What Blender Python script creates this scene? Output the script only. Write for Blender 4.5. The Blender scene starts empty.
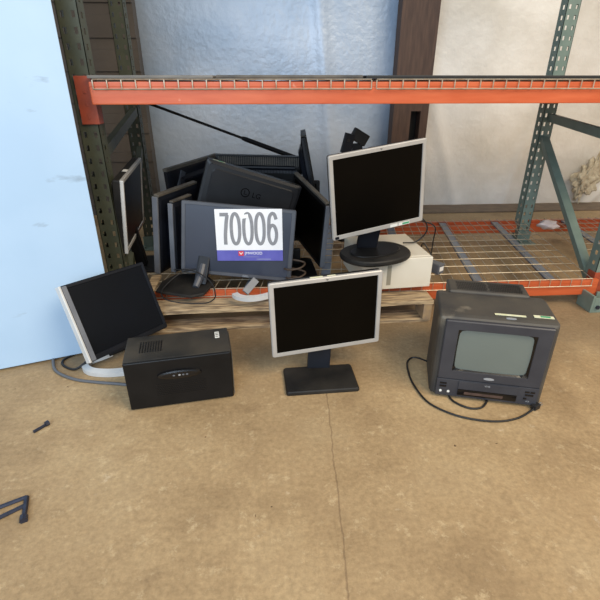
import bpy, bmesh, math, random
from mathutils import Matrix, Vector
R = math.radians
random.seed(7)
S = bpy.context.scene
C = S.collection

# ------------------------------------------------------------------ camera
cam = bpy.data.cameras.new('camera')
cam.sensor_width = 36.0
cam.lens = 453.0 / 600.0 * 36.0
co = bpy.data.objects.new('camera', cam); C.objects.link(co)
co.location = (0, 0, 1.0)
co.rotation_euler = (R(90 - 26), 0, R(-3.8))
S.camera = co
# ------------------------------------------------------------------ world and light
w = bpy.data.worlds.new('world'); S.world = w; w.use_nodes = True
bg = w.node_tree.nodes['Background']
bg.inputs[0].default_value = (0.86, 0.93, 1.0, 1); bg.inputs[1].default_value = 0.42
def area(name, loc, target, size, sizey, power, col):
    l = bpy.data.lights.new(name, 'AREA'); l.shape = 'RECTANGLE'; l.size = size; l.size_y = sizey
    l.energy = power; l.color = col
    o = bpy.data.objects.new(name, l); C.objects.link(o); o.location = loc
    o.rotation_euler = (Vector(target) - Vector(loc)).to_track_quat('-Z', 'Y').to_euler()
    return o
area('added_cool_front_light', (-1.5, -2.9, 2.3), (-.3, 2.4, .5), 3.4, 2.8, 165, (.66, .82, 1.0))  # unseen area light, added for the cool tint on the left
area('added_warm_right_light', (2.8, -1.0, 4.2), (1.2, 2.2, 0), 3.0, 2.4, 175, (1.0, .83, .60))  # unseen area light, added for the warm tint on the right
S.view_settings.view_transform = 'Standard'; S.view_settings.look = 'None'
S.view_settings.gamma = 1.0; S.view_settings.use_curve_mapping = False
S.view_settings.exposure = 0.35

# ------------------------------------------------------------------ materials
def lin(c):
    return tuple(((v / 255) / 12.92 if v / 255 <= .04045 else ((v / 255 + .055) / 1.055) ** 2.4) for v in c) + (1,)
def mat(name, col, rough=.5, metal=0., col2=None, scale=12., bump=0., bscale=None, spec=.5, detail=6., stretch=None, lo=.35, hi=.7):
    m = bpy.data.materials.new(name); m.use_nodes = True
    nt = m.node_tree; n = nt.nodes; L = nt.links; b = n['Principled BSDF']
    b.inputs['Roughness'].default_value = rough; b.inputs['Metallic'].default_value = metal
    b.inputs['Specular IOR Level'].default_value = spec
    tc = n.new('ShaderNodeTexCoord'); mp = n.new('ShaderNodeMapping'); L.new(tc.outputs['Object'], mp.inputs[0])
    if stretch: mp.inputs['Scale'].default_value = stretch
    nz = n.new('ShaderNodeTexNoise'); nz.inputs['Scale'].default_value = scale; nz.inputs['Detail'].default_value = detail
    L.new(mp.outputs[0], nz.inputs[0])
    rp = n.new('ShaderNodeValToRGB'); rp.color_ramp.elements[0].position = lo; rp.color_ramp.elements[1].position = hi
    rp.color_ramp.elements[0].color = lin(col)
    rp.color_ramp.elements[1].color = lin(col2 if col2 else tuple(min(255, v * 1.06 + 1) for v in col))
    L.new(nz.outputs[0], rp.inputs[0]); L.new(rp.outputs[0], b.inputs['Base Color'])
    if bump:
        n2 = n.new('ShaderNodeTexNoise'); n2.inputs['Scale'].default_value = bscale or scale * 6; n2.inputs['Detail'].default_value = 4
        L.new(mp.outputs[0], n2.inputs[0])
        bm_ = n.new('ShaderNodeBump'); bm_.inputs['Strength'].default_value = bump; bm_.inputs['Distance'].default_value = .01
        L.new(n2.outputs[0], bm_.inputs['Height']); L.new(bm_.outputs[0], b.inputs['Normal'])
    return m
M = {}
M['black'] = mat('black plastic', (10, 10, 11), .45, col2=(21, 20, 20), scale=9, spec=.3)
M['black_dusty'] = mat('dusty black plastic', (19, 18, 17), .55, col2=(46, 42, 37), scale=7, bump=.05, spec=.35)
M['dust_top'] = mat('grey dusty plastic', (66, 64, 60), .6, col2=(112, 103, 90), scale=8)
M['navy'] = mat('dark blue grey plastic', (11, 13, 19), .45, col2=(19, 23, 32), scale=9, spec=.35)
M['charcoal'] = mat('charcoal bezel plastic', (66, 68, 74), .42, col2=(80, 82, 88), scale=10)
M['silver'] = mat('silver painted plastic', (176, 172, 166), .38, .25, col2=(190, 186, 180), scale=10)
M['silver_white'] = mat('pale silver plastic', (205, 204, 200), .35, .1, col2=(216, 214, 210), scale=10)
M['screen'] = mat('matte black display', (4, 3, 2), .36, col2=(7, 5, 3), scale=5, spec=.10)
M['screen_navy'] = mat('matte blue black display', (7, 9, 14), .36, col2=(10, 13, 19), scale=5, spec=.22)
M['screen_sky_tint'] = mat('display with painted sky reflection', (42, 48, 61), .3, col2=(52, 58, 74), scale=3, spec=.6)  # bluish sky reflection put into the base colour
M['edge_grey'] = mat('mid grey plastic edge', (104, 106, 112), .45, col2=(122, 124, 128), scale=10)
M['lid'] = mat('satin dark grey plastic', (24, 25, 28), .42, col2=(32, 33, 36), scale=9, spec=.35)
M['emblem_black'] = mat('glossy black emblem', (5, 5, 6), .25, col2=(7, 7, 8))
M['crt'] = mat('grey green picture tube', (104, 112, 106), .13, col2=(110, 118, 112), scale=3, spec=.6)
M['tv'] = mat('charcoal blue TV plastic', (50, 51, 57), .42, col2=(60, 61, 66), scale=10)
M['tv_shell'] = mat('dusty charcoal TV shell', (56, 54, 52), .55, col2=(82, 76, 66), scale=7, bump=.04)
M['tv_glossy'] = mat('glossy black trim', (12, 11, 12), .2, col2=(18, 17, 18))
M['label'] = mat('pale yellow label', (215, 212, 170), .6, col2=(226, 224, 196), scale=60)
M['label_white'] = mat('white label', (224, 222, 214), .6)
M['label_green'] = mat('green label print', (60, 150, 105), .6)
M['ink'] = mat('black ink', (30, 30, 30), .6)
M['logo_grey'] = mat('light grey print', (165, 168, 172), .4, .3)
M['logo_dim'] = mat('dark moulded emblem', (14, 14, 16), .3)
M['digit'] = mat('grey printed ink', (132, 132, 136), .7, col2=(144, 144, 146), scale=60)
M['paper'] = mat('white paper', (238, 236, 236), .7, col2=(244, 243, 243), scale=10)
M['tape'] = mat('tape glare white', (248, 248, 246), .35)
M['purple'] = mat('purple blue print', (86, 84, 168), .6, col2=(98, 96, 178), scale=20)
M['red'] = mat('red print', (205, 52, 60), .6)
M['beige'] = mat('beige computer plastic', (214, 204, 184), .5, col2=(226, 217, 199), scale=6)
M['beige_dark'] = mat('grey beige vent plastic', (150, 142, 124), .6)
M['orange'] = mat('orange rack paint', (192, 86, 44), .42, col2=(206, 102, 60), scale=14, stretch=(.4, 1, 3))
M['orange_dark'] = mat('worn orange rack paint', (168, 74, 46), .5, col2=(140, 70, 52), scale=20)
M['green'] = mat('grey green rack paint', (108, 124, 114), .45, col2=(124, 138, 126), scale=12)
M['green_shaded'] = mat('shaded grey green rack paint', (66, 70, 56), .55, col2=(80, 82, 64), scale=12)  # darker copy of the rack green, left end shade put into the colour
M['zinc'] = mat('zinc wire', (188, 178, 158), .42, .45, col2=(160, 142, 116), scale=40)
M['channel'] = mat('blue grey galvanised channel', (112, 120, 136), .45, .4, col2=(134, 138, 146), scale=20)
M['wood'] = mat('weathered pallet wood', (118, 98, 76), .8, col2=(200, 174, 136), scale=11, bump=.5, bscale=30, stretch=(1., 8, 8), lo=.36, hi=.62)
M['wood_end'] = mat('pale sawn pallet wood', (176, 148, 110), .8, col2=(150, 128, 106), scale=30, bump=.3)
M['cable'] = mat('black cable', (26, 25, 25), .5)
M['cable_grey'] = mat('grey cable', (92, 94, 98), .5)
M['steel'] = mat('bright steel', (190, 188, 182), .3, .8)
M['panel'] = mat('pale blue white board', (164, 190, 214), .5, col2=(176, 200, 222), scale=2.2, bump=.04, bscale=5)
M['panel_edge'] = mat('board edge', (120, 130, 140), .6)
M['brown'] = mat('dark brown wood', (70, 52, 44), .7, col2=(90, 68, 56), scale=6, stretch=(8, 8, 1))
M['siding'] = mat('taupe metal siding', (80, 73, 66), .5, col2=(96, 87, 78), scale=3)
M['curb'] = mat('dusty brown curb', (112, 96, 80), .85, col2=(132, 114, 94), scale=10)
M['grey_foam'] = mat('grey flattened foam', (130, 126, 120), .8, col2=(92, 90, 86), scale=6, stretch=(1, 1, 6))
M['black_sheet'] = mat('black plastic sheet', (26, 26, 26), .5, col2=(40, 40, 38), scale=8)
M['bolt'] = mat('dark blue grey metal', (46, 48, 60), .4, .5, col2=(62, 64, 78), scale=60)
M['bag'] = mat('thin white plastic bag', (206, 190, 186), .4)
M['ivory'] = mat('yellowed foam', (216, 204, 176), .8, col2=(178, 160, 130), scale=30, bump=.4)

# panel scuffs
def add_scuffs(m, col, scale, thr, stretch):
    nt = m.node_tree; n = nt.nodes; L = nt.links; b = n['Principled BSDF']
    src = b.inputs['Base Color'].links[0].from_socket
    tc = n.new('ShaderNodeTexCoord'); mp = n.new('ShaderNodeMapping'); mp.inputs['Scale'].default_value = stretch
    L.new(tc.outputs['Object'], mp.inputs[0])
    nz = n.new('ShaderNodeTexNoise'); nz.inputs['Scale'].default_value = scale; nz.inputs['Detail'].default_value = 8
    L.new(mp.outputs[0], nz.inputs[0])
    mr = n.new('ShaderNodeMapRange'); mr.inputs[1].default_value = thr; mr.inputs[2].default_value = thr + .08
    L.new(nz.outputs[0], mr.inputs[0])
    mx = n.new('ShaderNodeMixRGB'); L.new(mr.outputs[0], mx.inputs[0]); L.new(src, mx.inputs[1]); mx.inputs[2].default_value = lin(col)
    L.new(mx.outputs[0], b.inputs['Base Color'])
add_scuffs(M['panel'], (132, 150, 166), 4.5, .66, (1, 1, 2.5))
add_scuffs(M['tv_shell'], (110, 102, 88), 9, .62, (1, 1, 1))
add_scuffs(M['orange'], (226, 168, 140), 22, .70, (1, 1, 1))

def floor_material():
    m = bpy.data.materials.new('tan concrete'); m.use_nodes = True
    nt = m.node_tree; n = nt.nodes; L = nt.links; b = n['Principled BSDF']
    b.inputs['Roughness'].default_value = .62; b.inputs['Specular IOR Level'].default_value = .3
    geo = n.new('ShaderNodeNewGeometry')
    def noise(sc, det=6, rough=.55):
        z = n.new('ShaderNodeTexNoise'); z.inputs['Scale'].default_value = sc; z.inputs['Detail'].default_value = det
        z.inputs['Roughness'].default_value = rough; L.new(geo.outputs['Position'], z.inputs[0]); return z.outputs[0]
    def ramp(s, stops):
        r = n.new('ShaderNodeValToRGB'); e = r.color_ramp.elements
        e[0].position, e[0].color = stops[0][0], lin(stops[0][1]); e[1].position, e[1].color = stops[-1][0], lin(stops[-1][1])
        for p, c in stops[1:-1]:
            q = e.new(p); q.color = lin(c)
        L.new(s, r.inputs[0]); return r.outputs[0]
    def mix(f, a, c, mode='MIX'):
        x = n.new('ShaderNodeMixRGB'); x.blend_type = mode
        if isinstance(f, (int, float)): x.inputs[0].default_value = f
        else: L.new(f, x.inputs[0])
        for i, v in ((1, a), (2, c)):
            if isinstance(v, tuple): x.inputs[i].default_value = lin(v)
            else: L.new(v, x.inputs[i])
        return x.outputs[0]
    def math_(op, a, c=None, c2=None):
        x = n.new('ShaderNodeMath'); x.operation = op
        for i, v in enumerate((a, c, c2)):
            if v is None: continue
            if isinstance(v, (int, float)): x.inputs[i].default_value = v
            else: L.new(v, x.inputs[i])
        return x.outputs[0]
    def mr(s, a, c):
        x = n.new('ShaderNodeMapRange'); x.inputs[1].default_value = a; x.inputs[2].default_value = c; L.new(s, x.inputs[0]); return x.outputs[0]
    base = ramp(noise(2.6, 8, .6), [(.30, (154, 127, 92)), (.5, (184, 155, 115)), (.72, (204, 176, 134))])
    fine = ramp(noise(70, 5, .7), [(.3, (150, 148, 142)), (.7, (255, 255, 255))])
    c = mix(.5, base, fine, 'MULTIPLY')
    c = mix(math_('MULTIPLY', mr(noise(1.3, 9, .68), .50, .68), .42), c, (134, 112, 84))
    c = mix(math_('MULTIPLY', mr(noise(7, 10, .75), .50, .66), .38), c, (150, 124, 92))
    c = mix(math_('MULTIPLY', mr(noise(17, 8, .8), .56, .66), .45), c, (218, 194, 154))
    c = mix(math_('MULTIPLY', mr(noise(5.5, 8, .65), .60, .74), .5), c, (112, 90, 66))
    c = mix(math_('MULTIPLY', mr(noise(9, 8, .7), .64, .7), .35), c, (222, 204, 176))
    c = mix(mr(noise(38, 2, .5), .755, .775), c, (88, 66, 46))
    sep = n.new('ShaderNodeSeparateXYZ'); L.new(geo.outputs['Position'], sep.inputs[0])
    # darker strip of slab below the rack front
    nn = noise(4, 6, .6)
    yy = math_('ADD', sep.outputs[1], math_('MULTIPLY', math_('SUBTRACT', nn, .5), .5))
    dark_strip = math_('MULTIPLY', mr(yy, 1.42, 1.62), mr(yy, 2.6, 2.0))
    c = mix(math_('MULTIPLY', dark_strip, .45), c, (96, 82, 66))
    # control joint crack
    d = math_('SUBTRACT', sep.outputs[0], math_('MULTIPLY_ADD', sep.outputs[1], .053, .112))
    d = math_('ADD', d, math_('MULTIPLY', math_('SUBTRACT', noise(9, 5, .7), .5), .022))
    d = math_('ABSOLUTE', d)
    cr = mr(d, .0032, .0008)
    c = mix(math_('MULTIPLY', cr, .45), c, (96, 74, 54))
    L.new(c, b.inputs['Base Color'])
    bp = n.new('ShaderNodeBump'); bp.inputs['Strength'].default_value = .25; bp.inputs['Distance'].default_value = .006
    L.new(noise(45, 6, .7), bp.inputs['Height']); L.new(bp.outputs[0], b.inputs['Normal'])
    return m
M['floor'] = floor_material()

def sheet_material():
    m = bpy.data.materials.new('white plastic sheeting'); m.use_nodes = True
    nt = m.node_tree; n = nt.nodes; L = nt.links; b = n['Principled BSDF']
    b.inputs['Roughness'].default_value = .42
    tc = n.new('ShaderNodeTexCoord')
    z = n.new('ShaderNodeTexNoise'); z.inputs['Scale'].default_value = 1.6; z.inputs['Detail'].default_value = 8; L.new(tc.outputs['Object'], z.inputs[0])
    r = n.new('ShaderNodeValToRGB'); r.color_ramp.elements[0].position = .32; r.color_ramp.elements[1].position = .62
    r.color_ramp.elements[0].color = lin((206, 198, 184)); r.color_ramp.elements[1].color = lin((238, 233, 224))
    L.new(z.outputs[0], r.inputs[0]); L.new(r.outputs[0], b.inputs['Base Color'])
    z2 = n.new('ShaderNodeTexNoise'); z2.inputs['Scale'].default_value = 16; z2.inputs['Detail'].default_value = 5; L.new(tc.outputs['Object'], z2.inputs[0])
    bp = n.new('ShaderNodeBump'); bp.inputs['Strength'].default_value = .35; bp.inputs['Distance'].default_value = .02
    L.new(z2.outputs[0], bp.inputs['Height']); L.new(bp.outputs[0], b.inputs['Normal'])
    return m
M['sheet'] = sheet_material()

# ------------------------------------------------------------------ geometry helpers
def obj(name, bm, m, parent=None, smooth=False, mods=None):
    me = bpy.data.meshes.new(name)
    bmesh.ops.recalc_face_normals(bm, faces=bm.faces)
    bm.to_mesh(me); bm.free()
    o = bpy.data.objects.new(name, me); C.objects.link(o)
    for mm in (m if isinstance(m, (list, tuple)) else [m]): me.materials.append(mm)
    if smooth:
        for p in me.polygons: p.use_smooth = True
    if parent: o.parent = parent
    return o
def tag(o, label, cat, group=None, kind=None):
    if label: o['label'] = label
    if cat: o['category'] = cat
    if group: o['group'] = group
    if kind: o['kind'] = kind
    return o
def thing(name, label, cat, loc, group=None):
    o = bpy.data.objects.new(name, None); C.objects.link(o); o.empty_display_size = .05
    o.location = loc
    return tag(o, label, cat, group)
def nb(): return bmesh.new()
def box(bm, lo, hi, X=None, bev=0., seg=2, mi=0):
    t = bmesh.new()
    vs = [t.verts.new((x, y, z)) for x in (lo[0], hi[0]) for y in (lo[1], hi[1]) for z in (lo[2], hi[2])]
    for q in ((0, 1, 3, 2), (4, 6, 7, 5), (0, 4, 5, 1), (2, 3, 7, 6), (0, 2, 6, 4), (1, 5, 7, 3)): t.faces.new([vs[i] for i in q])
    if bev: bmesh.ops.bevel(t, geom=t.edges[:] + t.verts[:], offset=bev, segments=seg, affect='EDGES', profile=.7)
    merge(bm, t, X, mi)
def merge(bm, t, X=None, mi=0):
    if X is not None: bmesh.ops.transform(t, matrix=X, verts=t.verts)
    bmesh.ops.recalc_face_normals(t, faces=t.faces)
    mp = {v: bm.verts.new(v.co) for v in t.verts}
    for f in t.faces:
        try:
            g = bm.faces.new([mp[v] for v in f.verts]); g.material_index = mi; g.smooth = f.smooth
        except ValueError: pass
    t.free()
def rrect(w, h, r, n=5):
    """rounded rectangle outline in x,z"""
    pts = []
    for cx, cz, a0 in ((w/2-r, h/2-r, 0), (-w/2+r, h/2-r, 90), (-w/2+r, -h/2+r, 180), (w/2-r, -h/2+r, 270)):
        for k in range(n + 1):
            a = R(a0 + 90 * k / n); pts.append((cx + r * math.cos(a), cz + r * math.sin(a)))
    return pts
def loft(bm, rings, X=None, cap0=True, cap1=True, mi=0, closed=True):
    t = bmesh.new(); vr = [[t.verts.new(p) for p in r] for r in rings]
    for a, b in zip(vr, vr[1:]):
        k = len(a)
        for i in range(k if closed else k - 1): t.faces.new((a[i], a[(i+1) % k], b[(i+1) % k], b[i]))
    if cap0: t.faces.new(vr[0])
    if cap1: t.faces.new(vr[-1][::-1])
    merge(bm, t, X, mi)
def slab(bm, w, h, r, y0, y1, X=None, bev=.003, mi=0):
    """rounded panel in local xz plane spanning y0..y1"""
    b = min(bev, (y1 - y0) / 2.01)
    def ring(y, e): return [(x, y, z) for x, z in rrect(w - 2*e, h - 2*e, max(r - e, .0005))]
    loft(bm, [ring(y0, b), ring(y0 + b*.4, b*.3), ring(y0 + b, 0), ring(y1 - b, 0), ring(y1 - b*.4, b*.3), ring(y1, b)], X, mi=mi)
def frame_ring(bm, w, h, r, bl, br_, bt, bb, y0, y1, X=None, bev=.003, mi=0):
    """bezel: outer rounded rectangle, rectangular opening (left, right, top, bottom borders)"""
    n = 5
    out = rrect(w, h, r, n); k = len(out)
    iw, ih = w - bl - br_, h - bt - bb; cx, cz = (bl - br_) / 2, (bb - bt) / 2
    inn = [(x + cx, z + cz) for x, z in rrect(iw, ih, .002, n)]
    oi = rrect(w - 2*bev, h - 2*bev, max(r - bev, .001), n)
    A = lambda p, y: [(x, y, z) for x, z in p]
    inn2 = [(x + cx, z + cz) for x, z in rrect(iw - .003, ih - .003, .0015, n)]
    rings = [A(out, y1), A(out, y0 + bev), A(oi, y0), A(inn, y0), A(inn2, y0 + .004), A(inn2, y1)]
    t = bmesh.new(); vr = [[t.verts.new(p) for p in q] for q in rings]
    vr.append(vr[0])
    for a, b in zip(vr, vr[1:]):
        for i in range(k): t.faces.new((a[i], a[(i+1) % k], b[(i+1) % k], b[i]))
    merge(bm, t, X, mi)
    return cx, cz, iw, ih
def smooth_path(pts, n=8, closed=False):
    P = [Vector(p) for p in pts]; out = []
    N = len(P)
    rng = range(N if closed else N - 1)
    for i in rng:
        if closed: a, b, c, d = P[(i-1) % N], P[i], P[(i+1) % N], P[(i+2) % N]
        else: a, b, c, d = P[max(i-1, 0)], P[i], P[i+1], P[min(i+2, N-1)]
        for k in range(n):
            t = k / n
            out.append(.5 * ((2*b) + (-a + c)*t + (2*a - 5*b + 4*c - d)*t*t + (-a + 3*b - 3*c + d)*t**3))
    if not closed: out.append(P[-1])
    return out
def tube(bm, pts, r, seg=8, X=None, mi=0, closed=False):
    P = [Vector(p) for p in pts]; rings = []; N = len(P); up = Vector((0, 0, 1))
    prev = None
    for i, p in enumerate(P):
        if closed: d = (P[(i+1) % N] - P[i-1])
        else: d = P[min(i+1, N-1)] - P[max(i-1, 0)]
        d.normalize()
        if prev is None:
            s = d.cross(up)
            if s.length < .01: s = d.cross(Vector((1, 0, 0)))
        else:
            s = prev - d * prev.dot(d)
            if s.length < .001: s = d.cross(up)
        s.normalize(); prev = s; u = s.cross(d)
        rr = r[i] if isinstance(r, (list, tuple)) else r
        rings.append([tuple(p + s*rr*math.cos(2*math.pi*k/seg) + u*rr*math.sin(2*math.pi*k/seg)) for k in range(seg)])
    if closed: rings.append(rings[0]); loft(bm, rings, X, False, False, mi)
    else: loft(bm, rings, X, True, True, mi)
def cable(name, pts, r, parent=None, m=None, n=8, base=None):
    bm = nb(); off = Vector(base) if base else Vector((0, 0, 0))
    tube(bm, [p - off for p in smooth_path(pts, n)], r, 8)
    return obj(name, bm, m or M['cable'], parent, smooth=True)
def T(loc): return Matrix.Translation(Vector(loc))
def pose(loc, yaw=0, tilt=0, roll=0):
    return T(loc) @ Matrix.Rotation(R(yaw), 4, 'Z') @ Matrix.Rotation(R(tilt), 4, 'X') @ Matrix.Rotation(R(roll), 4, 'Y')
def text_bm(body, size, xs=1., depth=.0004):
    """flat lettering as mesh, in local xz plane facing -y, centred"""
    cu = bpy.data.curves.new('txt', 'FONT'); cu.body = body; cu.size = size; cu.align_x = 'CENTER'; cu.align_y = 'CENTER'; cu.extrude = depth; cu.resolution_u = 3
    o = bpy.data.objects.new('txt', cu); C.objects.link(o)
    dg = bpy.context.evaluated_depsgraph_get()
    me = bpy.data.meshes.new_from_object(o.evaluated_get(dg))
    bpy.data.objects.remove(o); bpy.data.curves.remove(cu)
    bm = bmesh.new(); bm.from_mesh(me); bpy.data.meshes.remove(me)
    bmesh.ops.transform(bm, matrix=Matrix.Rotation(R(90), 4, 'X') @ Matrix.Diagonal((xs, 1, 1, 1)), verts=bm.verts)
    return bm
def text(name, body, size, X, m, parent, xs=1., label=None):
    bm = text_bm(body, size, xs); bmesh.ops.transform(bm, matrix=X, verts=bm.verts)
    o = obj(name, bm, m, parent)
    if label: o['label'] = label
    return o
def ribbon(bm, pts, wd, X=None, closed=False, th=.0003):
    """flat stroke in the xz plane"""
    P = [Vector((p[0], 0, p[1])) for p in pts]; N = len(P); L_, R_ = [], []
    for i in range(N):
        d = (P[(i+1) % N] - P[i-1]) if closed else (P[min(i+1, N-1)] - P[max(i-1, 0)])
        d.normalize(); s = Vector((-d.z, 0, d.x)) * wd / 2
        L_.append(P[i] + s); R_.append(P[i] - s)
    rings = [[tuple(L_[i]), tuple(R_[i]), tuple(R_[i] + Vector((0, th, 0))), tuple(L_[i] + Vector((0, th, 0)))] for i in range(N)]
    if closed: rings.append(rings[0]); loft(bm, rings, X, False, False)
    else: loft(bm, rings, X)

# ------------------------------------------------------------------ structure
bm = nb(); box(bm, (-4.5, -3.2, -.12), (5.5, 5.2, 0)); tag(obj('floor', bm, M['floor']), 'tan worn concrete floor with a crack down the middle', 'floor', kind='structure')

def sky_tint_foil_material():
    m = mat('crinkled foil insulation with painted sky tint', (158, 176, 198), .40, .15, col2=(186, 198, 214), scale=2.2, bump=.5, bscale=22)  # bluish sky light on the crinkled sheet put into its colour
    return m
M['foil'] = sky_tint_foil_material()
def wall_sheet(x0, x1):
    bm = nb(); nx, nz = int((x1 - x0) * 40), 90; z0, z1 = 0.0, 4.2
    g = []
    rnd = random.Random(3)
    folds = [(1.62, .05, -.35), (2.05, .04, .2), (2.62, .05, .55), (2.85, .04, .9), (.55, .05, -.1), (3.4, .06, .3)]
    for i in range(nx + 1):
        col = []
        for j in range(nz + 1):
            x = x0 + (x1 - x0) * i / nx; z = z0 + (z1 - z0) * (j / nz) ** 1.4
            y = 3.87 + .006 * math.sin(x * 5.1 + z * 2) + .004 * math.sin(z * 9 + x * 2.3)
            for fx, fw, sl in folds:
                d = (x - fx - sl * z) / fw; y -= .022 * math.exp(-d * d)
            col.append(bm.verts.new((x, y, z)))
        g.append(col)
    for i in range(nx):
        for j in range(nz): bm.faces.new((g[i][j], g[i+1][j], g[i+1][j+1], g[i][j+1]))
    ext = bmesh.ops.extrude_face_region(bm, geom=bm.faces[:])
    for v in [e for e in ext['geom'] if isinstance(e, bmesh.types.BMVert)]: v.co.y = 3.97
    return bm
o = obj('wall_back', wall_sheet(1.09, 5.2), M['sheet'], smooth=True); tag(o, 'white plastic sheeting wall behind the right half of the rack', 'wall', kind='structure')
o = obj('wall_back_left', wall_sheet(-1.3, 1.09), M['foil'], smooth=True); tag(o, 'crinkled sheeting wall with sky tint painted in, behind the pile of monitors', 'wall', kind='structure')
bm = nb()
for k in range(60):
    z = k * .07
    box(bm, (-4.5, 3.74 - (.012 if k % 3 == 0 else 0), z), (-.905, 3.84, z + .0695))
tag(obj('wall_left', bm, M['siding']), 'dark ribbed taupe siding at the left of the white sheeting', 'wall', kind='structure')
bm = nb(); box(bm, (-.90, 3.60, 0), (5.2, 3.835, .012), bev=.003); tag(obj('trim_1', bm, M['curb']), 'brown dusty strip along the foot of the white sheeting', 'trim', kind='structure')
# brown column in front of the sheeting
t = thing('brown_column', 'dark brown boxed wooden column with a recessed slot, behind the silver monitor', 'column', (1.09, 3.72, 0))
bm = nb()
box(bm, (-.135, -.06, 0), (.0, .06, 4.0)); box(bm, (.075, -.06, 0), (.135, .06, 4.0))
box(bm, (0, -.06, 0), (.075, .06, .55)); box(bm, (0, -.06, .78), (.075, .06, 4.0))
obj('column_casing', bm, M['brown'], t)
bm = nb(); box(bm, (0, .03, .55), (.075, .055, .78)); tag(obj('slot_back', bm, M['black'], t), 'black recess behind the slot', None)

# ------------------------------------------------------------------ pale board at left
B0 = Vector((-.645, 1.662, .0)); u = Vector((math.cos(R(19.4)), math.sin(R(19.4)), 0)); nrm = Vector((-u.y, u.x, 0))
lean = R(9.0); v = (nrm * math.sin(lean) + Vector((0, 0, math.cos(lean)))).normalized(); nn = u.cross(v)
X = Matrix(((u.x, -nn.x, v.x, B0.x), (u.y, -nn.y, v.y, B0.y), (u.z, -nn.z, v.z, B0.z), (0, 0, 0, 1)))
bm = nb(); box(bm, (-1.22, -.018, .006), (0, .0, 2.44), X, bev=.002)
tag(obj('leaning_board', bm, M['panel']), 'large pale blue white flat board leaning against the left end of the rack', 'board')

# ------------------------------------------------------------------ pallet rack
YF, YR = 1.90, 2.93
ZT, ZB = .134, .991          # tops of lower and upper beams
rack = thing('pallet_rack', 'orange and grey green steel pallet rack standing on the floor behind the pile', 'rack', (0, YF, 0))
rb = Vector((0, YF, 0))
def post(loc, h, face, m, w=.076, d=.07, yaw=0):
    """C channel upright, front face and one side perforated with slots; loc = centre of front face"""
    t = bmesh.new()
    def plate(p0, du, dn, cols, z0=.0):
        z = 0.0; row = 0
        step = .0508
        zs = []
        k = 0
        while z < h:
            zs.append((z, min(z + step * .58, h), False)); z += step * .58
            if z < h: zs.append((z, min(z + step * .42, h), True)); z += step * .42
        us = [0] + [c for ab in cols for c in ab] + [1]
        for za, zb, hole in zs:
            for i in range(len(us) - 1):
                if hole and i % 2 == 1: continue
                q = [p0 + du * us[i] + Vector((0, 0, za)), p0 + du * us[i+1] + Vector((0, 0, za)), p0 + du * us[i+1] + Vector((0, 0, zb)), p0 + du * us[i] + Vector((0, 0, zb))]
                loft(t, [[tuple(a) for a in q], [tuple(a + dn * .0025) for a in q]])
    plate(Vector((-w/2, 0, 0)), Vector((w, 0, 0)), Vector((0, 1, 0)), [(.16, .32), (.68, .84)])
    plate(Vector((-w/2, 0, 0)), Vector((0, d, 0)), Vector((1, 0, 0)), [(.35, .62)])
    plate(Vector((w/2 - .0025, 0, 0)), Vector((0, d, 0)), Vector((1, 0, 0)), [(.35, .62)])
    bmesh.ops.transform(t, matrix=pose(loc, yaw), verts=t.verts)
    o = obj('upright', t, m, rack)
    return o
LFx, LRx, RFx, RRx = -.70, -.79, 1.612, 1.71
post((LFx, YF + .045 - YF, 0), 2.6, 1, M['green_shaded'])
post((LRx, YR - .02 - YF, 0), 2.6, 1, M['green_shaded'])
post((RFx, YF + .045 - YF, 0), 2.6, 1, M['green'])
post((RRx, YR - .07 - YF, 0), 2.6, 1, M['green'])
def foot(x, y):
    bm = nb(); box(bm, (x - .06, y - .08, 0), (x + .06, y + .09, .008), bev=.002)
    box(bm, (x - .045, y - .02, .008), (x + .045, y - .012, .075), bev=.002)
    tube(bm, [(x - .03, y - .055, .008), (x - .03, y - .055, .022)], .009, 6); tube(bm, [(x + .03, y - .055, .008), (x + .03, y - .055, .022)], .009, 6)
    obj('foot_plate', bm, M['green'], rack)
for x, y in ((LFx, .045), (RFx, .0), (RRx, YR - .07 - YF), (LRx, YR - .02 - YF)): foot(x, y + .005)
bm = nb()
box(bm, (1.500, -.085, 0), (1.512, .02, .085), bev=.003); box(bm, (1.512, -.085, 0), (1.60, -.075, .075), bev=.003)
o = obj('post_guard', bm, M['green'], rack)
bm = nb(); tube(bm, [(1.53, -.086, .03), (1.53, -.094, .03)], .010, 6); obj('guard_bolt', bm, M['bolt'], o)
def bar(name, a, b, wd, th, m, parent=rack, off=rb):
    a, b = Vector(a) - off, Vector(b) - off; d = b - a; L_ = d.length; q = d.to_track_quat('Y', 'Z').to_matrix().to_4x4()
    bm = nb(); box(bm, (-wd/2, 0, -th/2), (wd/2, L_, th/2), T(a) @ q, bev=.003)
    return obj(name, bm, m, parent)
bar('brace', (LFx + .02, YF + .115, .73), (LRx + .02, YR - .03, .83), .03, .045, M['green_shaded'])
bar('brace', (LFx + .02, YF + .115, .12), (LRx + .02, YR - .03, .62), .03, .045, M['green_shaded'])
bar('brace', (RFx + .01, YF + .115, .745), (RRx, YR - .085, .79), .03, .045, M['green'])
bar('brace', (RFx - .012, YF + .11, .10), (RRx - .01, YR - .085, .67), .045, .035, M['green'])
def beam(x0, x1, y, ztop, side, hgt=.078):
    """step beam; side -1 = face towards the front"""
    bm = nb(); d = .045
    ya, yb = (y, y + d) if side < 0 else (y - d, y)
    box(bm, (x0, ya - YF, ztop - hgt), (x1, yb - YF, ztop - .018), bev=.004)
    if side < 0: box(bm, (x0, ya - YF, ztop - .0185), (x1, ya + .022 - YF, ztop), bev=.003)
    else: box(bm, (x0, yb - .022 - YF, ztop - .0185), (x1, yb - YF, ztop), bev=.003)
    return obj('beam', bm, M['orange'], rack)
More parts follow.
